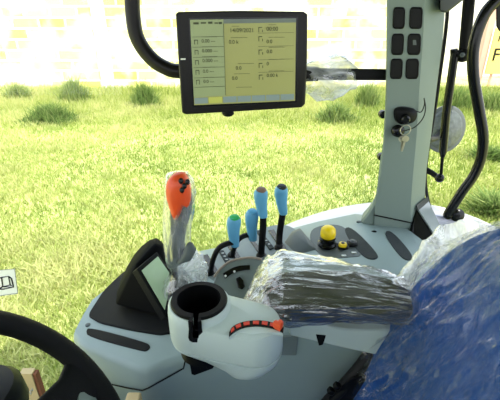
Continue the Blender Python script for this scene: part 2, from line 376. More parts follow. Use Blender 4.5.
# ================================================================== FRONT SCREEN POD
pod = thing('display_pod', (-.25, .76, -.64), 'black hooded display pod with a small pale green screen on the front of the console', 'display')
nb = P(115, 305, z=-.632); nr = P(168, 319, z=-.618); tp = P(152, 245.5, y=.80); tp2 = P(160, 246, y=.81); tl = P(131, 264, y=.80); tr = P(170, 264, y=.82)
ml = P(135, 265, y=.755); lb = P(118, 286, y=.80)
arch = [P(a, b, y=y) for a, b, y in ((121, 284, .79), (126, 273, .80), (133, 261, .80), (141, 252, .80), (149, 246, .80), (156, 243.5, .80), (162, 246, .805), (167, 252, .81), (170.5, 261, .815), (171.5, 270, .815))]
back = [V((p.x-.012, .85, p.z-.012)) for p in arch]
obj('hood', hull([nb, nr, ml, V((-.33, .84, -.64)), V((-.20, .86, -.62)), V((-.185, .80, -.615)), *arch, *back, nb+V((0, .02, .02))]), material('hood_black', (9, 10, 12), .65, .05, .05), pod, bevel=.006, seg=3)
a, b, c, d = P(141, 271, y=.722), P(157, 257, y=.775), P(171, 277, y=.775), P(164, 310, y=.68)
nn = (b-a).cross(d-a).normalized()
if nn.dot(a) > 0: nn = -nn
c = ray(171, 277); c = c*(a.dot(nn)/c.dot(nn))
fr = [a-(b-a)*.0, b, c, d]; cen = (a+b+c+d)/4
fo = [cen+(p-cen)*1.24 for p in fr]
obj('bezel', loft([[p-nn*.02 for p in fo], [p+nn*.001 for p in fo], [p+nn*.002 for p in [cen+(p-cen)*1.18 for p in fr]]]), SOFT, pod, bevel=.001)
obj('screen', prism([p+nn*.001 for p in fr], nn*.003), PODS, pod, smooth=False)

# ================================================================== ARMREST MODULE with cup holder
ac = V((-.086, .525, 0)); bc = V((.006, .497, 0))
arm = thing('armrest_console', (-.03, .52, -.60), 'light grey cup holder console with black ringed cup well and red dial scale', 'armrest')
def stad(ra, rb, z, da=0, db=0, n=44):
    a = ac+V((da, 0, 0)); b = bc+V((db, 0, 0)); out = []
    dx, dy = b.x-a.x, b.y-a.y; L = math.hypot(dx, dy); th = math.atan2(dy, dx)
    for j in range(n):
        t = 2*math.pi*j/n; u = V((math.cos(t), math.sin(t), 0))
        sa = a.dot(u)+ra; sb = b.dot(u)+rb
        c, r = (a, ra) if sa > sb else (b, rb)
        k = 1/(1+math.exp(-(sb-sa)*260))
        out.append(V(((a.x+u.x*ra)*(1-k)+(b.x+u.x*rb)*k, (a.y+u.y*ra)*(1-k)+(b.y+u.y*rb)*k, z)))
    return out
rings = [stad(.012, .016, -.553, .046, -.024), stad(.026, .032, -.549, .042, -.018), stad(.038, .042, -.538, .036, -.010), stad(.045, .0465, -.525, .022, -.003), stad(.049, .048, -.514, .006), stad(.0515, .049, -.5075), stad(.0515, .049, -.506), stad(.048, .0455, -.505), stad(.048, .0455, -.5025), stad(.0525, .049, -.502), stad(.053, .0495, -.500), stad(.0535, .049, -.475), stad(.053, .046, -.458), stad(.050, .043, -.449), stad(.046, .038, -.446)]
body = obj('body', loft(rings), LGREY, arm, sharp=50)
cyl = disc_stack(ac+V((0, 0, 0)), (0, 0, 1), [(.050, -.50), (.0535, -.49), (.0535, -.448), (.052, -.436), (.049, -.433)], 48)
cw = obj('cup_collar', cyl, LGREY, arm, sharp=50)
well = disc_stack(ac, (0, 0, 1), [(.0385, -.545), (.0395, -.38)], 48)
slot = bb(ac.x-.0045, ac.x+.0045, ac.y-.09, ac.y, -.462, -.38)
for o in (body, cw): cut(o, well); cut(o, slot)
ring = disc_stack(ac, (0, 0, 1), [(.02, -.5445), (.0383, -.544), (.0386, -.4335), (.0475, -.4332), (.0478, -.4305), (.0466, -.4275), (.002, -.4275)], 48)
ro = obj('cup_liner', ring, BLACK, arm, sharp=30)
inner = disc_stack(ac, (0, 0, 1), [(.0355, -.538), (.0372, -.38)], 48)
cut(ro, inner)
# the liner's bowl below stays open: its tongue wraps over the near side
tg = []
for z, w in ((-.428, .0105), (-.445, .0105), (-.462, .0125), (-.4685, .011), (-.471, .006)):
    tg.append([V((ac.x+math.sin(t)*.0552, ac.y-math.cos(t)*.0552, z)) for t in np.linspace(-w/.055, w/.055, 9)] + [V((ac.x+math.sin(t)*.044, ac.y-math.cos(t)*.044, z)) for t in np.linspace(w/.055, -w/.055, 9)])
to = obj('cup_tongue', loft(tg), BLACK, arm, sharp=30)
cut(to, bb(ac.x-.0045, ac.x+.0045, ac.y-.09, ac.y, -.462, -.38)); cut(ro, bb(ac.x-.0045, ac.x+.0045, ac.y-.09, ac.y, -.462, -.38))
# dial: raised half disc with curved scale
def arcpts(c, r, z, a0, a1, n=16): return [V((c.x+r*math.cos(math.radians(a0+(a1-a0)*i/n)), c.y+r*math.sin(math.radians(a0+(a1-a0)*i/n)), z)) for i in range(n+1)]
dc = P(258, 345, z=-.447); dc = V((dc.x, dc.y, 0))
A = [P(a, b, z=-.443) for a, b in ((229, 332), (233, 326), (243, 321.5), (256, 320), (268, 321), (278, 324), (284, 327))]
Bq = [P(a, b, z=-.443) for a, b in ((229, 336), (235, 331), (244, 327), (256, 325.5), (267, 326.5), (276, 329), (283, 332))]
A, Bq = spline(A, 4), spline(Bq, 4)
obj('dial_disc', prism([p+V((0, 0, -.008)) for p in Bq]+[P(272, 335, z=-.451), P(255, 337, z=-.451), P(238, 336, z=-.451)], (0, 0, .006)), LGREY, arm, bevel=.002)
sc_ = obj('dial_slot', prism(A+Bq[::-1], (0, 0, -.006)), GLOSSB, arm, bevel=.0008)
segs = []
for i in range(6):
    i0 = 2+i*3; i1 = i0+2
    w = lambda k, t: A[k].lerp(Bq[k], t)
    segs.append(prism([w(i0, .25), w(i1, .25), w(i1, .78), w(i0, .78)], (0, 0, .0015)))
obj('dial_scale', join(*segs), ORG2, sc_, smooth=False)
kc = P(278.5, 325, z=-.438)
hp = [V((math.sin(t)**3*.0085, (13*math.cos(t)-5*math.cos(2*t)-2*math.cos(3*t)-math.cos(4*t))*.00058, 0)) for t in np.linspace(0, 2*math.pi, 26)[:-1]]
rt = Matrix.Rotation(math.radians(12), 3, 'Z')
obj('dial_pointer', loft([[kc+rt@(p*s)+V((0, 0, h)) for p in hp] for s, h in ((.9, -.006), (1.0, -.002), (1.0, .003), (.8, .006), (.3, .0068))]), ORG, arm)
# neck and underside beam to the pad
beam = [P(a, b, y=.545) for a, b in ((286, 318), (300, 321), (348, 330), (400, 330), (400, 360), (345, 349), (290, 336))]
obj('support_beam', prism(beam, (0, .10, 0)), LGREY, arm, bevel=.004)
q = [P(a, b, y=.543) for a, b in ((316, 335), (326, 336), (323, 345), (319, 346))]
obj('latch', prism(q, (0, .006, 0)), SOFT, arm, bevel=.001)
# dark link between cup pod and pad
obj('link', hull([P(231, 303, z=-.455), P(243, 300, z=-.455), P(250, 309, z=-.455), P(236, 309, z=-.455)]+[P(231, 303, z=-.455)+V((0, 0, -.05)), P(250, 309, z=-.455)+V((0, 0, -.05)), P(243, 300, z=-.455)+V((0, 0, -.05))]), BLACK, arm, bevel=.002)
# keypad: tilted half round panel with buttons
kn = V((-.05, -.55, .83)).normalized(); kx = V((1, 0, 0)); kx = (kx-kn*kx.dot(kn)).normalized(); ky = kn.cross(kx)
kc = P(238, 291, y=.665)
def K(px, py, h=0):                                   # line of sight met with the keypad's tilted plane
    d = ray(px, py); t = (kc+kn*h).dot(kn)/d.dot(kn); return d*t
outl = [(212, 290), (214, 279), (220, 268.5), (229, 261.5), (240, 258), (251, 257), (262, 259), (270, 264), (266, 280), (258, 298), (240, 303), (222, 300)]
q = chaikin([K(*a) for a in outl], 1, .2)
cen = sum(q, V())/len(q)
kp = obj('keypad', loft([[p-kn*.05 for p in q], [p-kn*.004 for p in q], [cen+(p-cen)*.97 for p in q]]), MIDG, arm, bevel=.002)
ar = spline([K(a, b, .002) for a, b in ((214, 277), (221, 268), (230, 261.5), (241, 258.5), (252, 257.5), (262, 259.5))], 5)
obj('keypad_rim', tube(ar, .0026, 8), material('rim_tan', (150, 138, 126), .4), kp)
s1 = spline([K(a, b) for a, b in ((223, 274), (231, 269), (240, 266), (250, 265.5))], 3); s2 = spline([K(a, b) for a, b in ((225, 279), (232, 274), (241, 271), (250, 270))], 3)
kb = obj('button_strip', prism([p for p in s1]+[p for p in s2][::-1], kn*.003), GLOSSB, kp, bevel=.0006)
for a, b in ((225.5, 276), (234.5, 271.5)):
    obj('button_light', ball(K(a, b, .003), .0026, 10, 6), WHITE, kp)
obj('round_button', prism([K(a, b) for a, b in ((236, 279), (240, 277), (243.5, 281), (245, 287), (242, 290), (238, 288))], kn*.005), GLOSSB, kp, bevel=.0015)

# ================================================================== ARMREST PAD in film
def superring(c, x, y, rx, ry, n=28, e=2.6):
    o = []
    for j in range(n):
        t = 2*math.pi*j/n; ct, st = math.cos(t), math.sin(t)
        o.append(c + x*math.copysign(abs(ct)**(2/e), ct)*rx + y*math.copysign(abs(st)**(2/e), st)*ry)
    return o
padst = [(x, y-.016, z-.008, a, b) for x, y, z, a, b in ((.025, .600, -.466, .018, .010), (.035, .599, -.463, .042, .020), (.06, .598, -.460, .056, .027), (.12, .597, -.458, .060, .030), (.2, .593, -.456, .055, .031), (.25, .584, -.456, .047, .028), (.28, .576, -.456, .038, .024), (.295, .572, -.456, .02, .010))]
pad = tag(obj('armrest_pad', loft([superring(V((x, y, z)), V((0, 1, 0)), V((0, 0, 1)), a, b) for x, y, z, a, b in padst]), SOFT), 'black padded armrest wrapped in clear plastic beside the yellow knob', 'armrest')
def ridge(p, amp, sc, k=7):
    return (1-min(1, abs(noise.noise(p*sc))*2.2))**k*amp
def crumple(p, amp, sc=18):
    return noise.noise(p*sc)*amp + abs(noise.noise(p*sc*2.3+V((3, 1, 7))))*amp*.8
fs = []
wrapst = [(-.022, .560, -.490, .014, .004), (-.008, .572, -.484, .034, .010), (.012, .590, -.472, .066, .024), (.03, .594, -.462, .082, .038), (.06, .594, -.453, .090, .048), (.1, .590, -.452, .084, .046), (.16, .586, -.454, .076, .041), (.21, .578, -.456, .069, .037), (.25, .568, -.458, .060, .034), (.28, .560, -.460, .050, .031), (.305, .552, -.462, .038, .026), (.315, .548, -.463, .026, .016)]
st = []
for i in range(len(wrapst)-1):
    for k in range(5): st.append([wrapst[i][m]*(1-k/5)+wrapst[i+1][m]*k/5 for m in range(5)])
st.append(wrapst[-1])
for x, y, z, a, b in st:
    r = superring(V((x, y, z)), V((0, 1, 0)), V((0, 0, 1)), a, b, 150, 2.2)
    c = V((x, y, z)); o = []
    for p in r:
        d = (p-c).normalized(); q0 = V((p.x*.14+p.y*.15, p.y, p.z)); s = crumple(q0, .004, 34)+ridge(q0, .006, 48, 5)+ridge(q0+V((4, 1, 2)), .003, 110, 5)
        o.append(p + d*(s-.004))
    fs.append(o)
wrap = tag(obj('plastic_wrap', loft(fs, caps=False), FILM, sharp=0), 'crumpled clear plastic wrap stretched over the black armrest pad', 'plastic wrap')

# ================================================================== JOYSTICK in a bag
js = P(176, 285, y=.72)
joy = thing('joystick', js, 'orange and grey joystick grip standing in a clear plastic bag', 'joystick')
def jp(px, py, y=.72): return P(px, py, y=y)
obj('stem', tube([jp(172, 300), jp(174, 282), jp(173, 262)], [.012, .010, .009], 14), BLACK, joy)
obj('grip', loft([superring(jp(a, b), V((1, 0, 0)), V((0, 1, .2)), w, w*.9, 20, 2.2) for a, b, w in ((172, 266, .010), (174, 262, .017), (176, 254, .020), (177, 240, .0165), (179, 225, .017), (181, 212, .022), (181, 200, .0245), (179, 188, .0235), (178, 181, .017), (178, 178, .006))]), DGREY, joy)
obj('thumb_rest', loft([superring(jp(a, b, .70), V((1, 0, 0)), V((0, 1, .2)), w, w*.9, 16) for a, b, w in ((180, 262, .006), (186, 258, .013), (190, 250, .013), (190, 244, .006))]), DGREY, joy)
ogp = [(166, 182), (173, 175), (184, 175), (189, 184), (191, 197), (189, 209), (184, 205), (180, 216), (174, 223), (169, 210), (165, 195)]
q = chaikin([jp(a, b, .697) for a, b in ogp], 2)
cen = sum(q, V())/len(q)
of = obj('orange_face', loft([[cen+(p-cen)*.95+V((0, .025, 0)) for p in q], [p+V((0, .004, 0)) for p in q], [cen+(p-cen)*.9+V((0, -.004, 0)) for p in q], [cen+(p-cen)*.5+V((0, -.009, 0)) for p in q]]), ORG, joy, sharp=60)
for a, b in ((181, 181), (184.5, 186), (187.5, 182), (182, 190)):
    obj('thumb_button', disc_stack(jp(a, b, .689), (0.1, -1, .25), [(.0045, -.004), (.0045, .002), (.003, .003)], 12, 1.3), GLOSSB, of)
rings = []
for a, b, w in ((177, 172.5, .006), (178, 174, .018), (178, 180, .027), (179, 195, .031), (179, 212, .031), (178, 230, .029), (178, 250, .027), (177, 258, .022), (175, 263, .014), (176, 270, .012), (178, 277, .022), (178, 285, .033), (176, 292, .030)):
    c = jp(a, b, .72); rings.append([p+(p-c).normalized()*crumple(V((p.x, p.y, p.z*.25)), .006, 60) for p in superring(c, V((1, 0, 0)), V((0, 1, .1)), w, w*.9, 40, 2)])
rr = []
for i in range(len(rings)-1):
    rr.append(rings[i]); rr.append([rings[i][j].lerp(rings[i+1][j], .5) for j in range(40)])
rr.append(rings[-1])
tag(obj('plastic_bag', loft(rr, caps=False), FILMJ, sharp=0), 'clear plastic bag pulled over the orange joystick', 'plastic bag')
# bunched tail of the bag beside the stem
rings = []
tailp = spline([P(176, 274, y=.74), P(188, 266, y=.78), P(200, 270, y=.80), P(206, 284, y=.76)], 7)
for i, c in enumerate(tailp):
    w = .030*math.sin(math.pi*(i+1.2)/(len(tailp)+1.4))+.008
    rings.append([p+(p-c).normalized()*crumple(p, .014, 55) for p in superring(c, V((.3, 0, 1)).normalized(), V((0, 1, 0)), w, w*.6, 36, 2)])
tag(obj('plastic_film', loft(rings, caps=False), FILMM, sharp=0), 'loose bunch of crumpled plastic film behind the cup well', 'plastic film')

# ================================================================== LEVERS
def lever(label, capm, top, bot, shaft, y, w=.0165):
    base = onc(*shaft[-1])
    t = thing('control_lever', base, label, 'lever', 'blue-handled levers on the console')
    pt, pb = P(*top, y=y), P(*bot, y=y); ax = (pt-pb); n = ax.normalized(); s = V((1, 0, 0)); s = (s-n*s.dot(n)).normalized(); u = n.cross(s)
    prof = [(-.02, .45), (0, .62), (.12, .74), (.3, .82), (.5, .93), (.7, 1.06), (.84, 1.08), (.93, .95), (.985, .7)]
    obj('handle', loft([superring(pb+ax*h + s*(-.003*math.sin(h*3)), s, u, w*r, w*r*.85, 24, 2.3) for h, r in prof]), BLUE, t)
    tilt = (n+V((0, -.45, 0))).normalized()
    obj('cap', disc_stack(pb+ax*.93+V((0, -.002, 0)), tilt, [(w*.84, -.008), (w*.86, .001), (w*.70, .006), (w*.3, .0078)], 22, .85), capm, t)
    path = [pb+n*.01]+[P(*q[:2], y=q[2]) for q in shaft[:-1]]+[base-V((0, 0, .004))]
    obj('shaft', tube(spline(path, 6), .0088, 12, flat=.75), BLACK, t)
    obj('boot', disc_stack(base, (0, 0, 1), [(.013, -.004), (.013, .004), (.009, .010)], 16), RUBBER, t)
    return t
lever('short blue lever with a green cap on a hooked black arm, nearest the joystick', GREEN, (234.5, 216), (235, 246), [(229, 243, .855), (219, 248, .85), (213, 260, .845), (210, 274)], .86)
lever('short all-blue lever on a hooked black arm, between the green-capped and brown-capped levers', BLUE, (252.5, 210), (253, 240), [(247, 235, .91), (239, 239, .905), (234, 248, .90), (232, 256)], .91)
lever('tall blue lever with a brown cap on a straight black shaft', BROWN, (261, 188.5), (263.5, 217), [(263, 228, .89), (262, 242, .885), (261, 256)], .895)
lever('tall blue lever with a dark cap, farthest right of the levers', CAPB, (281.5, 185.5), (283.5, 214), [(281, 224, .93), (279.5, 236, .925), (279, 248)], .935)
# black latch arms of the two short levers
# yellow knob
kb_ = onc(327, 245, .003)
kn_ = thing('push_knob', kb_, 'yellow mushroom push knob on a black collar in the console switch panel', 'knob')
obj('collar', disc_stack(kb_, (0, 0, 1), [(.024, 0), (.0245, .006), (.019, .010), (.019, .018), (.021, .022), (.018, .024)], 28), GLOSSB, kn_)
obj('knob_cap', disc_stack(kb_, (0, 0, 1), [(.014, .022), (.0185, .026), (.0195, .036), (.018, .046), (.013, .052), (.006, .055), (.001, .0555)], 28), YEL, kn_, sharp=70)

# ================================================================== CAB PILLAR
pil = thing('cab_pillar', (.42, 1.04, -.54), 'grey plastic cab pillar with six dark switch blanks rising from the console', 'pillar')
PY = .93
def psec(pxl, pxr, pxc, py, yf=.93, fl=0):
    a, b = P(pxl, py, y=yf), P(pxr, py, y=yf); c = P(pxc, py, y=yf+.055); z = a.z
    return [V((a.x, yf, z)), V((b.x-.004, yf, z)), V((b.x+.004, yf+.006, z)), V((c.x-.006, yf+.05, z)), V((c.x, yf+.06, z)), V((c.x, yf+.10, z)), V((a.x*1.10+.004, yf+.10, z)), V((a.x*1.045-.001, yf+.04, z)), V((a.x-.001, yf+.006, z))]
PS = [(392, 433, 455, -90), (388, 427, 447, 0), (387.5, 424.5, 443, 45), (387, 421, 437, 90), (384.5, 418, 431, 140), (380.5, 414.5, 426, 175), (376, 412.5, 424, 200), (375, 412, 424, 215), (374, 412, 425, 226), (374, 412, 426, 240), (374, 412, 426, 250)]
obj('cover', loft([psec(*p) for p in PS][::-1]), PGREY, pil, sharp=25)
flr = []
for (pxl, py) in ((381, 155), (379, 172), (377.5, 186), (375.5, 197), (372, 206), (367, 214), (361, 221), (358, 230)):
    a = P(pxl, py, y=PY+.012)
    flr.append([V((a.x+.035, PY+.004, a.z)), V((a.x+.003, PY+.006, a.z)), V((a.x, PY+.014, a.z)), V((a.x*1.06, PY+.06, a.z)), V((a.x*1.06+.035, PY+.07, a.z))])
obj('base_flare', loft(flr[::-1]), PGREY, pil, sharp=30)
bs = [P(376, 213, y=.998), P(412, 222, y=.998)]
obj('base_groove', tube([P(374, 215, y=PY-.0015), P(412, 223, y=PY-.0015)], .0018, 6), SOFT, pil)
def on_p(px, py, h=.0): return P(px, py, y=PY-h)
for (c0, c1) in (((393, 404.6), (392, 404), (390.5, 402.8)), ((409.3, 421.8), (407.6, 420.5), (406, 419))), :
    pass
rows = [((7, 29), (393, 404.8), (409.5, 422.3)), ((33.5, 55), (391.6, 403.6), (407.6, 420.6)), ((58.5, 79), (390.4, 402.4), (405.8, 418.6))]
for ri, (ry, ca, cb) in enumerate(rows):
    for ci, cc in enumerate((ca, cb)):
        q = [on_p(cc[0]+.4, ry[0]), on_p(cc[1]+.4, ry[0]), on_p(cc[1]-.6, ry[1]), on_p(cc[0]-.6, ry[1])]
        q = chaikin(q, 2, .14); cen = sum(q, V())/len(q)
        o = obj('switch_blank', loft([[p+V((0, .004, 0)) for p in q], [p+V((0, -.002, 0)) for p in q], [cen+(p-cen)*.9+V((0, -.003, 0)) for p in q], [cen+(p-cen)*.85+V((0, -.0015, 0)) for p in q]]), BLACK, pil, sharp=30)
        if (ri, ci) == (1, 1):
            obj('rocker_icon', prism([on_p(a, b, .002) for a, b in ((413, 40), (416, 40), (416.5, 45), (413, 45))], (0, .001, 0)), DGREY, o)
# ignition lock, keys, cord
ig = thing('ignition_lock', P(404, 116, y=PY-.01), 'black ignition lock with a round cap hanging on a thin cord on the pillar', 'lock')
c = on_p(404, 116); q = chaikin([on_p(*a) for a in ((394, 106), (413, 107), (417, 112), (414, 122), (398, 125), (393, 117))], 2)
cen = sum(q, V())/len(q)
hs = obj('housing', loft([[p+V((0, .003, 0)) for p in q], [cen+(p-cen)*.95+V((0, -.010, 0)) for p in q], [cen+(p-cen)*.6+V((0, -.016, 0)) for p in q]]), BLACK, ig)
obj('key_barrel', disc_stack(on_p(405, 119, .018), (0, -1, -.3), [(.011, -.01), (.011, .005), (.008, .008)], 18), GLOSSB, ig)
obj('dust_cap', disc_stack(on_p(398, 131, .012), (0, -1, .1), [(.010, -.008), (.0145, -.006), (.0145, .004), (.010, .008), (.003, .009)], 24), GLOSSB, ig, sharp=60)
obj('cord', tube(spline([on_p(414, 110, .008), on_p(421, 112, .01), on_p(424.5, 104, .008), on_p(424, 98, .004), on_p(425.5, 108, .01), on_p(423, 118, .014), on_p(415, 127, .016), on_p(404, 131, .02)], 6), .0012, 6), BLACK, ig)
ky_ = thing('key_ring', P(404, 137, y=PY-.028), 'two small silver keys hanging from the ignition lock', 'keys')
def ringpts(c, r, n=20): return [V(c)+V((math.cos(2*math.pi*i/n)*r, 0, math.sin(2*math.pi*i/n)*r)) for i in range(n+1)]
obj('ring', tube(ringpts(P(405.5, 130, y=PY-.028), .012), .0011, 6), METAL, ky_)
for i, (a, tilt, dy) in enumerate(((402.5, -.12, 0), (405.5, .12, -.003))):
    c = P(a, 139, y=PY-.030+dy); rm = Matrix.Rotation(tilt, 3, 'Y')
    hd = [V((math.cos(t)*.0088, 0, math.sin(t)*.0078)) for t in np.linspace(0, 2*math.pi, 19)[:-1]]
    bl = [V(p) for p in ((-.0026, 0, -.006), (.0026, 0, -.006), (.0026, 0, -.026), (.0012, 0, -.0275), (.0026, 0, -.029), (.001, 0, -.032), (-.0026, 0, -.030))]
    obj('key', join(prism([c+rm@p for p in hd], (0, .0018, 0)), prism([c+rm@p for p in bl], (0, .0018, 0))), METAL, ky_, smooth=False)

# ================================================================== MONITOR and rail
rail = thing('support_rail', P(260, 74, y=.99), 'thick black bent rail running from upper left behind the monitor to the grey pillar', 'rail')
obj('bent_tube', tube(spline([P(128, -70, y=.985), P(132, -20, y=.985), P(132.5, 10, y=.985), P(137, 37, y=.985), P(150, 57, y=.985), (P(165, 67.5, y=.985)), P(182, 71.5, y=.985), P(240, 73, y=.985), P(300, 74, y=.985), P(318, 74, y=.985)], 7), .0172, 18), BROWNB, rail)
obj('flat_bar', hull([P(306, 68, y=.975), P(306, 80, y=.975), P(389, 69, y=PY+.035), P(389, 80.5, y=PY+.035), P(306, 68, y=1.0), P(306, 80, y=1.0), P(389, 69, y=PY+.055), P(389, 80.5, y=PY+.055)]), BLACK, rail, bevel=.003)
mon = thing('monitor', P(242, 112, y=.93), 'black framed flat touch monitor with a khaki data page lit', 'monitor')
mA, mB = P(177, 62, y=.885), P(307, 60, y=.925)
mX = (mB-mA); W = mX.length; mX.normalize(); mC = (mA+mB)/2
mU = V((0, .03, 1)); mU = (mU-mX*mU.dot(mX)).normalized(); mN = mX.cross(mU)
if mN.y > 0: mN = -mN
def M(px, py, h=0):
    d = ray(px, py); t = (mC+mN*h).dot(mN)/d.dot(mN); return d*t
out4 = [(175.6, 14), (178.5, 11.5), (240, 10.5), (304, 11.5), (308, 14), (307.6, 60), (305.6, 104), (302, 107.6), (240, 111.5), (186, 114.6), (182, 113), (178.5, 62)]
q = [M(*a) for a in out4]; cen = sum(q, V())/len(q)
hs = obj('housing', loft([[cen+(p-cen)*.86-mN*.045 for p in q], [cen+(p-cen)*.97-mN*.032 for p in q], [p-mN*.022 for p in q], [p-mN*.003 for p in q], [cen+(p-cen)*.985 for p in q]]), BROWNB, mon, sharp=50, bevel=.0015)
def mpoly(name, pts, h, mat, parent, th=.0012): return obj(name, prism([M(a, b, h) for a, b in pts], -mN*th), mat, parent, smooth=False)
mpoly('bezel_recess', [(188.6, 18), (298, 16.6), (297, 102.4), (193, 107)], .0008, GLOSSB, mon)
scr = mpoly('screen', [(190, 19.8), (296, 18.3), (295, 100.8), (194.2, 105.2)], .002, LCD, mon)
def S(u, v): # u,v in 0..1 on the screen (v down)
    a = (190+106*u, 19.8-1.5*u); b = (194.2+100.8*u, 105.2-4.4*u)
    return (a[0]+(b[0]-a[0])*v, a[1]+(b[1]-a[1])*v)
def srect(name, u0, v0, u1, v1, mat, h=.003, parent=None): return mpoly(name, [S(u0, v0), S(u1, v0), S(u1, v1), S(u0, v1)], h, mat, parent or scr, .0008)
srect('side_page', 0, 0, .315, .905, LCDL); srect('title_bar', .315, 0, 1, .05, LCDB)
for i in range(7): srect('tab', .005+i*.142, .915, .137+i*.142, .985, LCDY if i == 1 else LCDT)
grid = [];  Ln = lambda u0, v0, u1, v1, h=.0042: prism([M(*S(a, b), h) for a, b in ((u0, v0), (u1, v0), (u1, v1), (u0, v1))], -mN*.0004)
for v in (.2, .32, .44, .56, .68, .79): grid.append(Ln(.01, v, .31, v+.004))
for v in (.17, .33, .49, .64): grid.append(Ln(.64, v, .98, v+.003))
grid.append(Ln(.313, .05, .316, .9)); 
ICN = [(.03, .03, .05, .05), (.10, .03, .05, .035), (.17, .025, .04, .05), (.23, .035, .035, .03), (.27, .03, .03, .05)]
for u, v, w, h in ICN: grid.append(Ln(u, v, u+w, v+h*.5))
for v in (.235, .355, .475, .59, .705):
    grid += [Ln(.03, v, .035, v+.055), Ln(.06, v, .065, v+.055), Ln(.03, v, .065, v+.008)]
for v in (.10, .21, .37, .53, .67):
    grid += [Ln(.645, v, .65, v+.06), Ln(.645, v, .68, v+.008), Ln(.68, v+.03, .685, v+.06)]
tx = []
mUp = mU
def T(s, u, v, size):
    tx.append(text(s, size, M(*S(u, v), .0042), mX, mUp, .0001, None, None, None))
for v, s in ((.27, '0.00'), (.385, '0.000'), (.50, '0.000'), (.625, '0.0'), (.745, '0.0')):
    T('------------', .10, v-.055, .0085); T(s+' ---', .10, v, .0098)
for u, v, s in ((.37, .155, '14/09/2021'), (.36, .29, '0.0 k'), (.42, .60, '0.0'), (.38, .72, '0.0'), (.72, .145, '00:00'), (.72, .295, '0.0'), (.72, .415, '0.0'), (.72, .56, '0'), (.72, .70, '0.00 k')):
    T(s, u, v, .0115 if '/' in s or ':' in s else .0105); T('-------------'[:(6 if v < .16 else 13)], u+.02, v-.06, .0085)
T('-------------', .42, .82, .0085)
obj('screen_writing', join(*(grid+tx)), INK, scr, smooth=False)
mpoly('status_light', [(180.5, 58.4), (185.5, 58.2), (185.5, 59.8), (180.6, 60)], .001, WHITE, mon)
obj('mount', join(tube([M(228, 62, -.04), P(228, 72, y=.985)], .018, 12), ball(M(228, 113, -.015), .009, 12, 8, (1.6, 1, 1)), tube([M(228, 90, -.04), M(228, 113, -.02)], .008, 8)), BLACK, mon)
# clear plastic round the bar
rings = []
for i, (px, w) in enumerate(((302, .030), (310, .040), (318, .047), (326, .050), (335, .050), (343, .044), (350, .034), (356, .026))):
    c = P(px, 78+2*math.sin(i), y=.99); rings.append([p+(p-c).normalized()*crumple(p, .012, 50) for p in superring(c, V((0, 0, 1)), V((0, 1, 0)), w, w*.6, 36, 2)])
tag(obj('plastic_sleeve', loft(rings, caps=False), FILMM, sharp=0), 'torn milky plastic sleeve hanging round the black bar right of the monitor', 'plastic wrap')

# ================================================================== REAR WINDOW HARDWARE
Y0 = 1.06
gs = thing('gas_strut', P(441, 177, y=Y0), 'straight black gas strut with ball joint to the right of the pillar', 'strut')
obj('cylinder', tube([P(455, 52, y=Y0), P(446, 115, y=Y0), P(443, 152, y=Y0), P(442.6, 157, y=Y0)], [.0105, .0105, .0105, .006], 16), GLOSSB, gs)
obj('rod', tube([P(442.6, 155, y=Y0), P(441, 175, y=Y0)], .0045, 10), METAL if False else BLACK, gs)
obj('ball_joint', ball(P(439.5, 178, y=Y0), .0135, 16, 10), GLOSSB, gs)
obj('lower_bracket', tube([P(439, 178, y=Y0), P(432, 173, y=Y0+.02), P(424, 169, y=Y0+.04)], [.008, .008, .010], 10), BLACK, gs)
wf = thing('hinge_bracket', P(462, 53, y=Y0), 'black upper arm and clamp joining the gas strut to the curved grab handle', 'bracket')
obj('arm', tube([P(473, -30, y=Y0), P(469, 0, y=Y0), P(464.5, 50, y=Y0)], .0145, 12, flat=.7), BLACK, wf)
obj('clamp', join(ball(P(463, 55, y=Y0), .018, 16, 10), tube([P(454, 49, y=Y0), P(454, 60, y=Y0)], .009, 12), tube([P(454, 55, y=Y0), P(474, 54, y=Y0-.005)], .011, 12)), BLACK, wf)
obj('bolt', disc_stack(P(462, 55, y=Y0-.02), (0, -1, .2), [(.006, 0), (.006, .004), (.004, .005)], 6), DGREY, wf)
gh = thing('grab_handle', P(456, 214, y=1.0), 'long black curved grab handle arching down in front of the rear side window', 'handle')
obj('tube', tube(spline([P(520, -22, y=1.0), P(500, -3, y=1.0), P(486, 12, y=1.0), P(477, 33, y=1.0), P(473, 55, y=1.0), P(474, 80, y=1.0), P(479, 110, y=1.0), P(483, 135, y=1.0), P(481.5, 156, y=1.0), P(474, 175, y=1.0), P(462, 192, y=1.0), P(448, 214, y=1.0)], 6), .0132, 16), GLOSSB, gh)
obj('foot', join(disc_stack(P(457, 215, y=1.0), (-.2, -1, .3), [(.012, -.03), (.019, -.016), (.0195, .004), (.014, .009), (.004, .010)], 24), ball(P(448, 215, y=1.0), .0135, 14, 8)), GLOSSB, gh)
struct(obj('trim_8', hull([P(a, b, y=y) for y in (1.02, 1.05) for a, b in ((496, -20), (496, 26), (499, 31), (520, 40), (540, -20))]), GASK, bevel=.003))
wl = thing('work_lamp', P(445, 128, y=1.3), 'round grey work lamp outside the glass behind the gas strut', 'lamp')
cl = P(444, 129, y=1.30)
obj('shell', disc_stack(cl, (-.2, -1, .1), [(.02, -.06), (.05, -.045), (.062, -.01), (.064, .01), (.058, .014)], 30, 1.25), LIL, wl)
obj('lens', disc_stack(cl, (-.2, -1, .1), [(.056, .010), (.050, .020), (.03, .028), (.004, .031)], 30, 1.25), material('lamp_lens', (112, 120, 114), .2, .5, .4, 60, .8, 120), wl)
obj('stalk', tube([cl, P(436, 138, y=1.2), P(428, 140, y=1.05)], .009, 8), BLACK, wl)
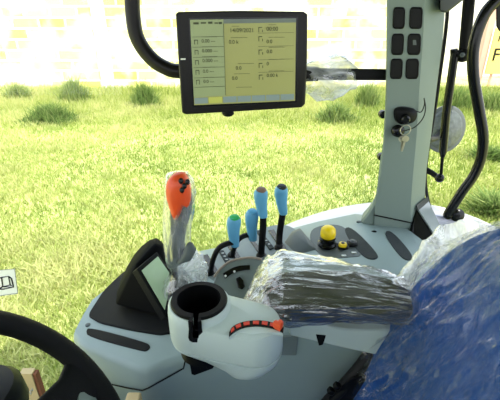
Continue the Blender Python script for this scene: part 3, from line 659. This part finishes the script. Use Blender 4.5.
# dark vent box with grey bevelled top behind the seat
vb = thing('corner_vent', P(425, 235, y=1.0), 'black corner vent box with a slanted glossy grey top between pillar and seat', 'vent')
fp = [P(411, 240, y=.90), P(416.5, 207, y=.95), P(437, 232, y=.91), P(443, 262, y=.84)]
obj('box', prism(fp, (0.0, .12, -.01)), GLOSSB, vb, bevel=.003)
tp_ = [P(416, 206, y=.948), P(427, 197, y=.99), P(434, 213, y=.985), P(446, 236, y=.91), P(442, 248, y=.87), P(430, 227, y=.905)]
obj('slanted_top', loft([[p+V((0, 0, -.006)) for p in tp_], tp_]), material('glossy_grey', (150, 158, 158), .15, .6, .1, 20), vb, bevel=.002)
tb = [P(416, 206, y=.944), P(427, 197, y=.986), P(429, 201.5, y=.984), P(418, 211, y=.938)]
obj('top_band', prism(tb, (0, -.002, .003)), DARKG, vb)

# ================================================================== SEAT
seat = thing('operator_seat', (.45, .33, -.83), 'blue fabric operator seat backrest covered in clear plastic', 'seat')
def seatgrid(off, amp, top=0, n=44, m=46, name=None):
    C = V((.305, .325, 0)); lean = .324; T = .075+off
    fr, bk = [], []
    nrm = V((-1, 0, -.324)).normalized() if False else V((-1, 0, .324)).normalized()
    upv = V((lean, 0, 1)).normalized()
    for i in range(m+1):
        b = i/m; z = -.90+b*.632
        h = (b-.5)*2                                # -1..1
        wid = (.290+off)*(1-max(0, (b-.55)/.45)**3.2*.42)*(1 if b > .1 else .94+.6*b)
        rowf, rowb = [], []
        for j in range(n+1):
            a = -1+2*j/n
            ed = max(0, 1-abs(a)**5)*max(0, 1-max(0, (b-.5)/.5)**6)*max(0, 1-max(0, (.12-b)/.12)**3)
            ed = ed**.5
            bol = .030*math.exp(-((abs(a)-.78)/.17)**2)*min(1, (1-b)*4) + .02*math.exp(-((b-.93)/.09)**2)*(1-abs(a)**3)
            groove = -.010*math.exp(-((b-.72)/.018)**2)*(abs(a) < .66) - .008*math.exp(-((abs(a)-.60)/.03)**2)
            zc = z + (.03*(1-a*a) if b > .6 else 0)*(b-.6)/.4 + off*max(0, h)
            base = V((.33+lean*(zc+.356)+.045, C.y+a*wid, zc))
            if j % 1 == 0:
                cr = 0
                if amp:
                    q = V((base.x*.3, base.y+base.z*.15, base.z*.16)); q2 = V((.5, base.y*.9+base.z*.28, base.z*.10-base.y*.05)); cr = crumple(q, amp*.25, 32)+ridge(q2, amp*.45, 46)+ridge(q2+V((3, 2, 1)), amp*.35, 90); cr *= 1+1.3*max(0, min(1, (a-.35)*3))
            rowf.append(base + nrm*(T*.6*ed + bol*ed + groove*ed*(0 if off else 1) + cr*ed))
            rowb.append(base - nrm*(T*.8*ed))
        fr.append(rowf); bk.append(rowb)
    vs = [p for r in fr for p in r]+[p for r in bk for p in r]; fs = []
    N1 = n+1; off2 = (m+1)*N1
    for i in range(m):
        for j in range(n):
            fs.append((i*N1+j, i*N1+j+1, (i+1)*N1+j+1, (i+1)*N1+j)); fs.append((off2+i*N1+j, off2+(i+1)*N1+j, off2+(i+1)*N1+j+1, off2+i*N1+j+1))
    for i in range(m):
        for j in (0, n):
            fs.append((i*N1+j, (i+1)*N1+j, off2+(i+1)*N1+j, off2+i*N1+j))
    for j in range(n):
        for i in (0, m): fs.append((i*N1+j, off2+i*N1+j, off2+i*N1+j+1, i*N1+j+1))
    return vs, fs
obj('backrest', seatgrid(0, 0), SEATB, seat, sharp=0)
cush = loft([superring(V((x, .32, -.87)), V((0, 1, 0)), V((0, 0, 1)), w, h, 28, 4) for x, w, h in ((-.22, .18, .03), (-.20, .23, .06), (-.1, .25, .07), (.1, .25, .07), (.2, .25, .07))])
obj('cushion', cush, SEATB, seat)
obj('pedestal', hull([V((x, y, z)) for x in (-.05, .4) for y in (.14, .5) for z in (-1.3, -.93)]), RUBBER, seat, bevel=.02)
obj('mount_bracket', hull([V((x, y, z)) for x in (.18, .45) for y in (.25, .42) for z in (-.95, -.82)]), RUBBER, seat, bevel=.01)
tag(obj('seat_cover', seatgrid(.010, .012, n=240, m=90), FILMS, sharp=0), 'shiny crumpled clear plastic cover over the blue seat backrest', 'plastic cover')
# the gathered edge of the cover over the top of the backrest
rings = []
gp = spline([P(378, 316, y=.60), P(402, 285, y=.61), P(424, 255, y=.63), P(444, 243, y=.62), P(470, 238, y=.58), P(500, 241, y=.52), P(530, 246, y=.44)], 8)
for i, c in enumerate(gp):
    w = .008+.022*math.sin(math.pi*(i+2)/(len(gp)+6)); rings.append([p+(p-c).normalized()*crumple(p, .012, 26) for p in superring(c, V((.3, .2, 1)).normalized(), V((-.3, 1, 0)).normalized(), w, w*.7, 44, 2)])
tag(obj('plastic_hem', loft(rings, caps=False), FILMM, sharp=0), 'white gathered edge of plastic bunched along the top of the seat', 'plastic cover')
# black harness beside seat
hb = thing('seat_harness', (.19, .62, -.8), 'black cable loom and bracket hanging between the console wall and the seat', 'cable harness')
obj('hose', tube(spline([P(371, 352, y=.56), P(361, 366, y=.55), P(350, 379, y=.545), P(340, 390, y=.54), P(328, 402, y=.54), P(315, 420, y=.54)], 5), .0125, 12), RUBBER, hb)
obj('bracket', hull([P(a, b, y=y) for y in (.53, .56) for a, b in ((338, 388), (350, 378), (366, 374), (370, 410), (335, 412), (327, 398))]), BLACK, hb, bevel=.004)
for a, b in ((331, 391), (337, 386)): obj('clip', box(P(a, b, y=.525), (.012, .012, .012), Matrix.Rotation(.5, 3, 'Y')), BLACK, hb, bevel=.002)

# ================================================================== STEERING WHEEL, DASH, CARTONS
sw_c = V((-.297, .2416, -.4514)); t_ = .80
n_ = V((math.sin(t_), 0, math.cos(t_))); a_ = V((0, 1, 0)); b_ = n_.cross(a_)
whl = thing('steering_wheel', (-.55, .24, -.75), 'black steering wheel with a thick rim at lower left', 'steering wheel')
def wp(r, ang, h=0): return sw_c + a_*math.cos(ang)*r + b_*math.sin(ang)*r + n_*h
rp = [wp(.205, 2*math.pi*i/64) for i in range(64)]
rr = []
for i in range(64):
    o = (rp[i]-sw_c).normalized(); rr.append([rp[i]+o*math.cos(2*math.pi*k/16)*.0155+n_*math.sin(2*math.pi*k/16)*.0165 for k in range(16)])
rr.append(rr[0]); obj('rim', loft(rr, caps=False), SOFT, whl)
hubd = -.05
def ang_of(px, py):
    d = ray(px, py); t = sw_c.dot(n_)/d.dot(n_); p = d*t-sw_c; return math.atan2(p.dot(b_), p.dot(a_)), p.length
a0 = ang_of(88, 376)[0]
for k, da in enumerate((0, 2.09, 4.19)):
    A0 = a0+da; sec = []
    for r, w, th, h in ((.03, .034, .012, hubd), (.08, .028, .011, hubd*.8), (.13, .024, .010, hubd*.45), (.17, .026, .011, -.012), (.192, .040, .011, -.002), (.205, .055, .008, 0)):
        c = wp(r, A0, h); s = (wp(r, A0+.01, h)-c).normalized()
        sec.append(superring(c, s, n_, w, th, 20, 2.6))
    sp = obj('spoke', loft(sec), SOFT, whl)
    ia, ir = ang_of(88, 399); cc = wp(ir, A0+(ia-a0), -.012); s = (wp(.158, A0+.01, -.012)-cc).normalized(); o = n_.cross(s)
    obj('spoke_gap_patch', loft([superring(cc+n_*(.008+q), s, o, .015*e, .012*e, 18, 2.4) for q, e in ((-.01, 1), (.004, 1), (.0055, .8))]), PGREY, sp)  # added grey patch in place of the open gap between the spoke's arms
obj('hub', disc_stack(sw_c+n_*hubd, n_, [(.05, -.03), (.055, -.01), (.052, .010), (.04, .016), (.004, .018)], 32), SOFT, whl)
obj('column', tube([sw_c+n_*(hubd-.02), sw_c+n_*(-.30)], [.035, .05], 20), BLACK, whl)
dp = [(x, y) for x, y in rrect(.46, .20, .07, 5)]
dash = thing('dash_pod', (-.56, .34, -1.3), 'black rounded instrument pod behind the steering wheel at the left edge', 'dashboard')
obj('shroud', loft([[V((-.552+b*s+sh, .375+a*s, z+.012)) for a, b in dp] for z, s, sh in ((-1.3, .55, 0), (-.95, .7, 0), (-.80, .9, 0), (-.72, 1.0, 0), (-.68, .99, -.002), (-.662, .93, -.004), (-.655, .8, -.006))]), BLACK, dash)
tp0 = P(3, 401, z=-.71)
o = text('DI', .012, V((-.4500, .555, -.70)), V((0, 1, 0)), V((0, 0, 1)), .0006, WHITE, 'print', dash)
bx = P(27, 374, y=.74)
cb = thing('cardboard_box', (bx.x, .75, -1.3), 'narrow tan cardboard carton standing behind the black dash pod', 'box')
obj('carton', hull([V((x, y, z)) for x in (bx.x-.022, bx.x+.012) for y in (.74, .76) for z in (-1.3, bx.z)]), TAN, cb, smooth=False, bevel=.001)
obj('brown_edge', hull([V((x, y, z)) for x in (bx.x+.0125, bx.x+.021) for y in (.742, .758) for z in (-1.3, bx.z-.004)]), TANB, cb, smooth=False)
b2 = P(131, 396, y=.52)
cb2 = thing('cardboard_box', (b2.x, .50, -1.3), 'yellow and tan cardboard carton against the console wall, cut by the bottom edge', 'box')
obj('carton', hull([V((x, y, z)) for x in (b2.x-.010, b2.x+.018) for y in (.495, .53) for z in (-1.3, b2.z)]), TAN, cb2, smooth=False, bevel=.004)
obj('yellow_flap', hull([V((b2.x-.012, .493, b2.z-.004)), V((b2.x+.006, .493, b2.z+.002)), V((b2.x+.006, .493, b2.z-.05)), V((b2.x-.012, .493, b2.z-.05)), V((b2.x-.003, .497, b2.z-.02))]), YEL, cb2, smooth=False)
# ================================================================== STICKER on the pane
ys = YG-.003
stq = [P(a, b, y=ys) for a, b in ((-13, 271), (15, 268.6), (18.2, 293.6), (-10, 297.5))]
stk = tag(obj('window_sticker', prism(stq, (0, -.0012, 0)), CREAM, smooth=False), 'white square sticker with an open book symbol on the window glass', 'sticker')
def sp_(a, b): return P(a, b, y=ys-.0022)
def line(pts, w=.6):
    return tube([sp_(*p) for p in pts], w*.0028, 6)
obj('border', join(line([(-12.5, 271.2), (14.6, 268.9), (17.8, 293.3), (-9.5, 297.1), (-12.5, 271.2)], .35)), INK, stk)
obj('book_symbol', join(line([(1.5, 277.5), (8.5, 276.3), (10.2, 285), (2.8, 286.6), (1.5, 277.5)], .8), line([(8.5, 276.3), (11.5, 278.5), (13.4, 286.5), (10.2, 285)], .8), line([(-4, 279), (1.5, 277.5)], .8), line([(-2, 289), (2.8, 286.6), (13.4, 287.2), (3, 289.2), (-2, 289)], .9), line([(-4, 279), (-2, 289)], .8)), GLOSSB, stk)

# ================================================================== OUTSIDE
ground = struct(obj('ground', bb(-30, 30, -12, 40, GZ-.3, GZ), SOIL, smooth=False))
ground.name = 'ground'
WY = 15.3
tag(obj('block_wall', bb(-22, 6.9, WY, WY+.25, GZ, GZ+5.2), WALLM, smooth=False), 'long whitewashed block wall with faded yellow blocks across the back of the field', 'wall')
pw = P(105, 60, y=WY-.06)
tag(obj('wall_pilaster', bb(pw.x-.22, pw.x+.22, WY-.16, WY, GZ, GZ+5.1), material('white_paint', (252, 252, 250), .8), bevel=.01), 'plain white vertical pilaster on the block wall left of the bent rail', 'pilaster')
s0 = P(487, 40, y=15.4)
post = tag(obj('gate_post', join(bb(s0.x-.16, s0.x+.10, 15.3, 15.5, GZ, GZ+4.6), bb(s0.x-.20, s0.x+.14, 15.26, 15.54, GZ, GZ+.12)), SALM, bevel=.02), 'pale salmon gate post left of the yellow sign', 'post')
tag(obj('far_wall', bb(6.9, 24, WY+4, WY+4.25, GZ, GZ+6), material('pale_render', (246, 242, 232), .9), smooth=False), 'pale rendered wall behind the salmon post', 'wall')
sg = thing('yellow_sign', P(500, 80, y=15.2), 'yellow sign board with black letters at the right edge', 'sign')
x0 = P(489.5, 55, y=15.2).x; z1 = P(495, 28, y=15.2).z; z0 = P(495, 74, y=15.2).z
obj('board', bb(x0, x0+1.9, 15.2, 15.26, z0, z1), SIGNY, sg, bevel=.01)
for dx in (.3, 1.6): obj('leg', bb(x0+dx-.04, x0+dx+.04, 15.27, 15.33, GZ, z1-.1), SALM, sg)
text('F', .62, (x0+.10, 15.19, z0+(z1-z0)*.30), (1, 0, 0), (0, 0, 1), .006, GLOSSB, 'lettering', sg)
text('i', .42, (x0+.16, 15.19, z0+(z1-z0)*.72), (1, 0, 0), (0, 0, 1), .006, GLOSSB, 'lettering', sg)
# meadow grass: uncountable
def blades(name, cx, cy, n, zz, hmin, hmax, wid, rng, mat, lean=.5, tone=None, parent=None):
    px = cx; py = cy
    h = rng.uniform(hmin, hmax, n); a = rng.uniform(0, 2*np.pi, n); w = wid*rng.uniform(.6, 1.3, n)
    l = rng.uniform(0, lean, n)*h; la = rng.uniform(0, 2*np.pi, n)
    dx, dy = np.cos(a)*w/2, np.sin(a)*w/2
    tx_, ty_ = np.cos(la)*l, np.sin(la)*l
    co = np.zeros((n, 5, 3))
    co[:, 0] = np.stack([px-dx, py-dy, zz+0*px], -1); co[:, 1] = np.stack([px+dx, py+dy, zz+0*px], -1)
    co[:, 2] = np.stack([px+dx*.8+tx_*.35, py+dy*.8+ty_*.35, zz+h*.6], -1); co[:, 3] = np.stack([px-dx*.8+tx_*.35, py-dy*.8+ty_*.35, zz+h*.6], -1)
    co[:, 4] = np.stack([px+tx_, py+ty_, zz+h], -1)
    me = bpy.data.meshes.new(name); me.vertices.add(n*5); me.vertices.foreach_set('co', co.reshape(-1).astype(np.float32))
    base = (np.arange(n)*5)[:, None]; lp = np.concatenate([base+np.array([[0, 1, 2, 3]]), base+np.array([[3, 2, 4]])], 1).reshape(-1)
    me.loops.add(n*7); me.loops.foreach_set('vertex_index', lp.astype(np.int32))
    st_ = (np.arange(n)*7)[:, None]+np.array([[0, 4]]); me.polygons.add(n*2); me.polygons.foreach_set('loop_start', st_.reshape(-1).astype(np.int32))
    try: me.polygons.foreach_set('loop_total', np.tile([4, 3], n).astype(np.int32))
    except Exception: pass
    me.update(); me.validate()
    at = me.attributes.new('tone', 'FLOAT', 'POINT'); tn = np.clip(tone + rng.normal(0, .18, n), 0, 1) if tone is not None else rng.uniform(0, 1, n)
    at.data.foreach_set('value', np.repeat(tn, 5).astype(np.float32))
    me.materials.append(mat); return me
rng = np.random.default_rng(5)
def patch(x, y):
    s = np.zeros_like(x)
    for k in range(14):
        f = .35*1.55**k; p = rng2.uniform(0, 6.28, 4)
        s += np.sin(x*f*1.1+p[0]+1.7*np.sin(y*f*.6+p[1]))*np.sin(y*f+p[2]+1.3*np.sin(x*f*.7+p[3]))/(1.08**k)
    return s/2.0
ys_, xs_ = [], []
for y0, y1, n in ((1.5, 4.2, 90000), (4.2, 8, 90000), (8, 15.1, 130000)):
    y = rng.uniform(y0, y1, n); xs_.append(rng.uniform(-1, 1, n)*(.78*y+1.6)); ys_.append(y)
gx, gy = np.concatenate(xs_), np.concatenate(ys_)
rng2 = np.random.default_rng(11)
pt = patch(gx, gy)
tone = np.clip(.56+.26*pt - .22*(gx > .22*gy)*(np.clip((gx-.2*gy)/1.0, 0, 1)) + .1*np.clip((6-gy)/6, 0, 1) + .25*np.clip((gy-8)/4, 0, 1), 0, 1)
hm = np.where(gy > 11, 1.8, 1.0)
me = blades('grass', gx, gy, len(gx), 0, .03, .085, .010, rng, GRASS, 1.2, tone)
# taller towards the wall
co = np.zeros(len(me.vertices)*3, np.float32); me.vertices.foreach_get('co', co); co = co.reshape(-1, 3); k = np.repeat(1+np.clip((gy-9)/5, 0, 1)*3.0+np.clip(pt, 0, 1)*.6, 5)
base = co[::5].repeat(5, 0); co[:, 2] *= k; co[:, :2] = base[:, :2]+(co[:, :2]-base[:, :2])*np.minimum(k, 1.8)[:, None]
me.vertices.foreach_set('co', co.reshape(-1)); me.update()
gr = bpy.data.objects.new('grass', me); COL.objects.link(gr); gr.location = (0, 0, 0); gr.location.z = GZ+2.5
tag(gr, 'bright sunlit yellow green meadow grass outside the cab window', 'grass', kind='stuff')
# weed clumps along the wall foot and in the meadow
def weed(px, py, w, h, label, tone, n=420, seed=0):
    tone = min(.8, tone+.18)
    c = P(px, py, z=GZ); r = np.random.default_rng(seed+50)
    n = int(n*1.5); k = r.normal(0, w/4.2, (n, 2)); x = k[:, 0]; y = k[:, 1]*.6
    m_ = blades('weed_clump', x, y, n, 0, .25, .5, .03, r, WEED, 1.0, np.full(n, tone))
    c_ = np.zeros(n*15, np.float32); m_.vertices.foreach_get('co', c_); c_ = c_.reshape(n, 5, 3); g_ = h*1.9*np.exp(-(x*x+y*y)/(w*w*.25))+.1
    c_[:, :, 2] *= g_[:, None]; m_.vertices.foreach_set('co', c_.reshape(-1)); m_.update()
    st2 = blades('stems', r.normal(0, w/5, 50), r.normal(0, w/8, 50), 50, 0, h*.5, h*1.15, .018, r, WEED, .35, np.full(50, min(1, tone+.15)))
    o = bpy.data.objects.new('weed_clump', m_); COL.objects.link(o); o.location = c+CAM
    s = bpy.data.objects.new('stems', st2); COL.objects.link(s); s.parent = o
    tag(o, label, 'weeds', 'weed clumps in the meadow')
weed(52, 122, 1.3, .55, 'low dark green weed bush in the meadow at far left, in front of the wall', .2, 700, 1)
weed(76, 103, 1.0, .95, 'tall wispy weed clump at the wall foot left of the white pilaster', .5, 420, 2)
weed(146, 107, .9, .9, 'tall weed clump at the wall foot below the bend of the black rail', .35, 420, 3)
weed(20, 101, 1.0, .7, 'pale weed clump at the wall foot by the left edge', .6, 350, 4)
weed(336, 122, 1.0, .6, 'weed clump below the plastic sleeve on the bar', .45, 420, 5)
weed(366, 108, .8, .9, 'weed clump at the wall foot just left of the pillar', .5, 350, 6)
weed(455, 110, 1.0, .8, 'leafy weed clump behind the gas strut', .35, 420, 7)
weed(493, 112, 1.0, .7, 'leafy weed clump below the yellow sign', .4, 420, 8)
weed(492, 215, .55, .35, 'dark green weed patch close to the fender at the right edge', .35, 700, 9)
weed(487, 160, .6, .3, 'low weed patch right of the grab handle', .25, 420, 10)

# ================================================================== LIGHT, SKY, CAMERA
sun = bpy.data.lights.new('sun', 'SUN'); sun.energy = 5.0; sun.angle = math.radians(.6); sun.color = (1, .96, .88)
so = bpy.data.objects.new('sun', sun); COL.objects.link(so); so.rotation_euler = V((-.32, .45, -1)).to_track_quat('-Z', 'Y').to_euler(); so.location = (3, -4, 9)
w = bpy.data.worlds.new('sky'); bpy.context.scene.world = w; w.use_nodes = True; N = w.node_tree.nodes; L = w.node_tree.links
bg = N['Background']; tc = N.new('ShaderNodeTexCoord'); sx = N.new('ShaderNodeSeparateXYZ'); L.new(tc.outputs['Generated'], sx.inputs[0])
rp_ = N.new('ShaderNodeValToRGB'); rp_.color_ramp.elements[0].color = (.93, .96, 1, 1); rp_.color_ramp.elements[1].color = (.62, .78, 1, 1); L.new(sx.outputs['Z'], rp_.inputs[0]); L.new(rp_.outputs[0], bg.inputs[0])
bg.inputs[1].default_value = 2.0
cam = bpy.data.cameras.new('camera'); co_ = bpy.data.objects.new('camera', cam); COL.objects.link(co_)
co_.location = CAM; co_.rotation_euler = (math.radians(90)-TILT, 0, 0); cam.sensor_width = 36; cam.lens = 36*F/500; cam.clip_start = .02; cam.clip_end = 200
sc = bpy.context.scene; sc.camera = co_
sc.view_settings.view_transform = 'Standard'; sc.view_settings.look = 'None'; sc.view_settings.gamma = 1; sc.view_settings.exposure = 0.42
sc.cycles.transparent_max_bounces = 24; sc.cycles.use_denoising = True
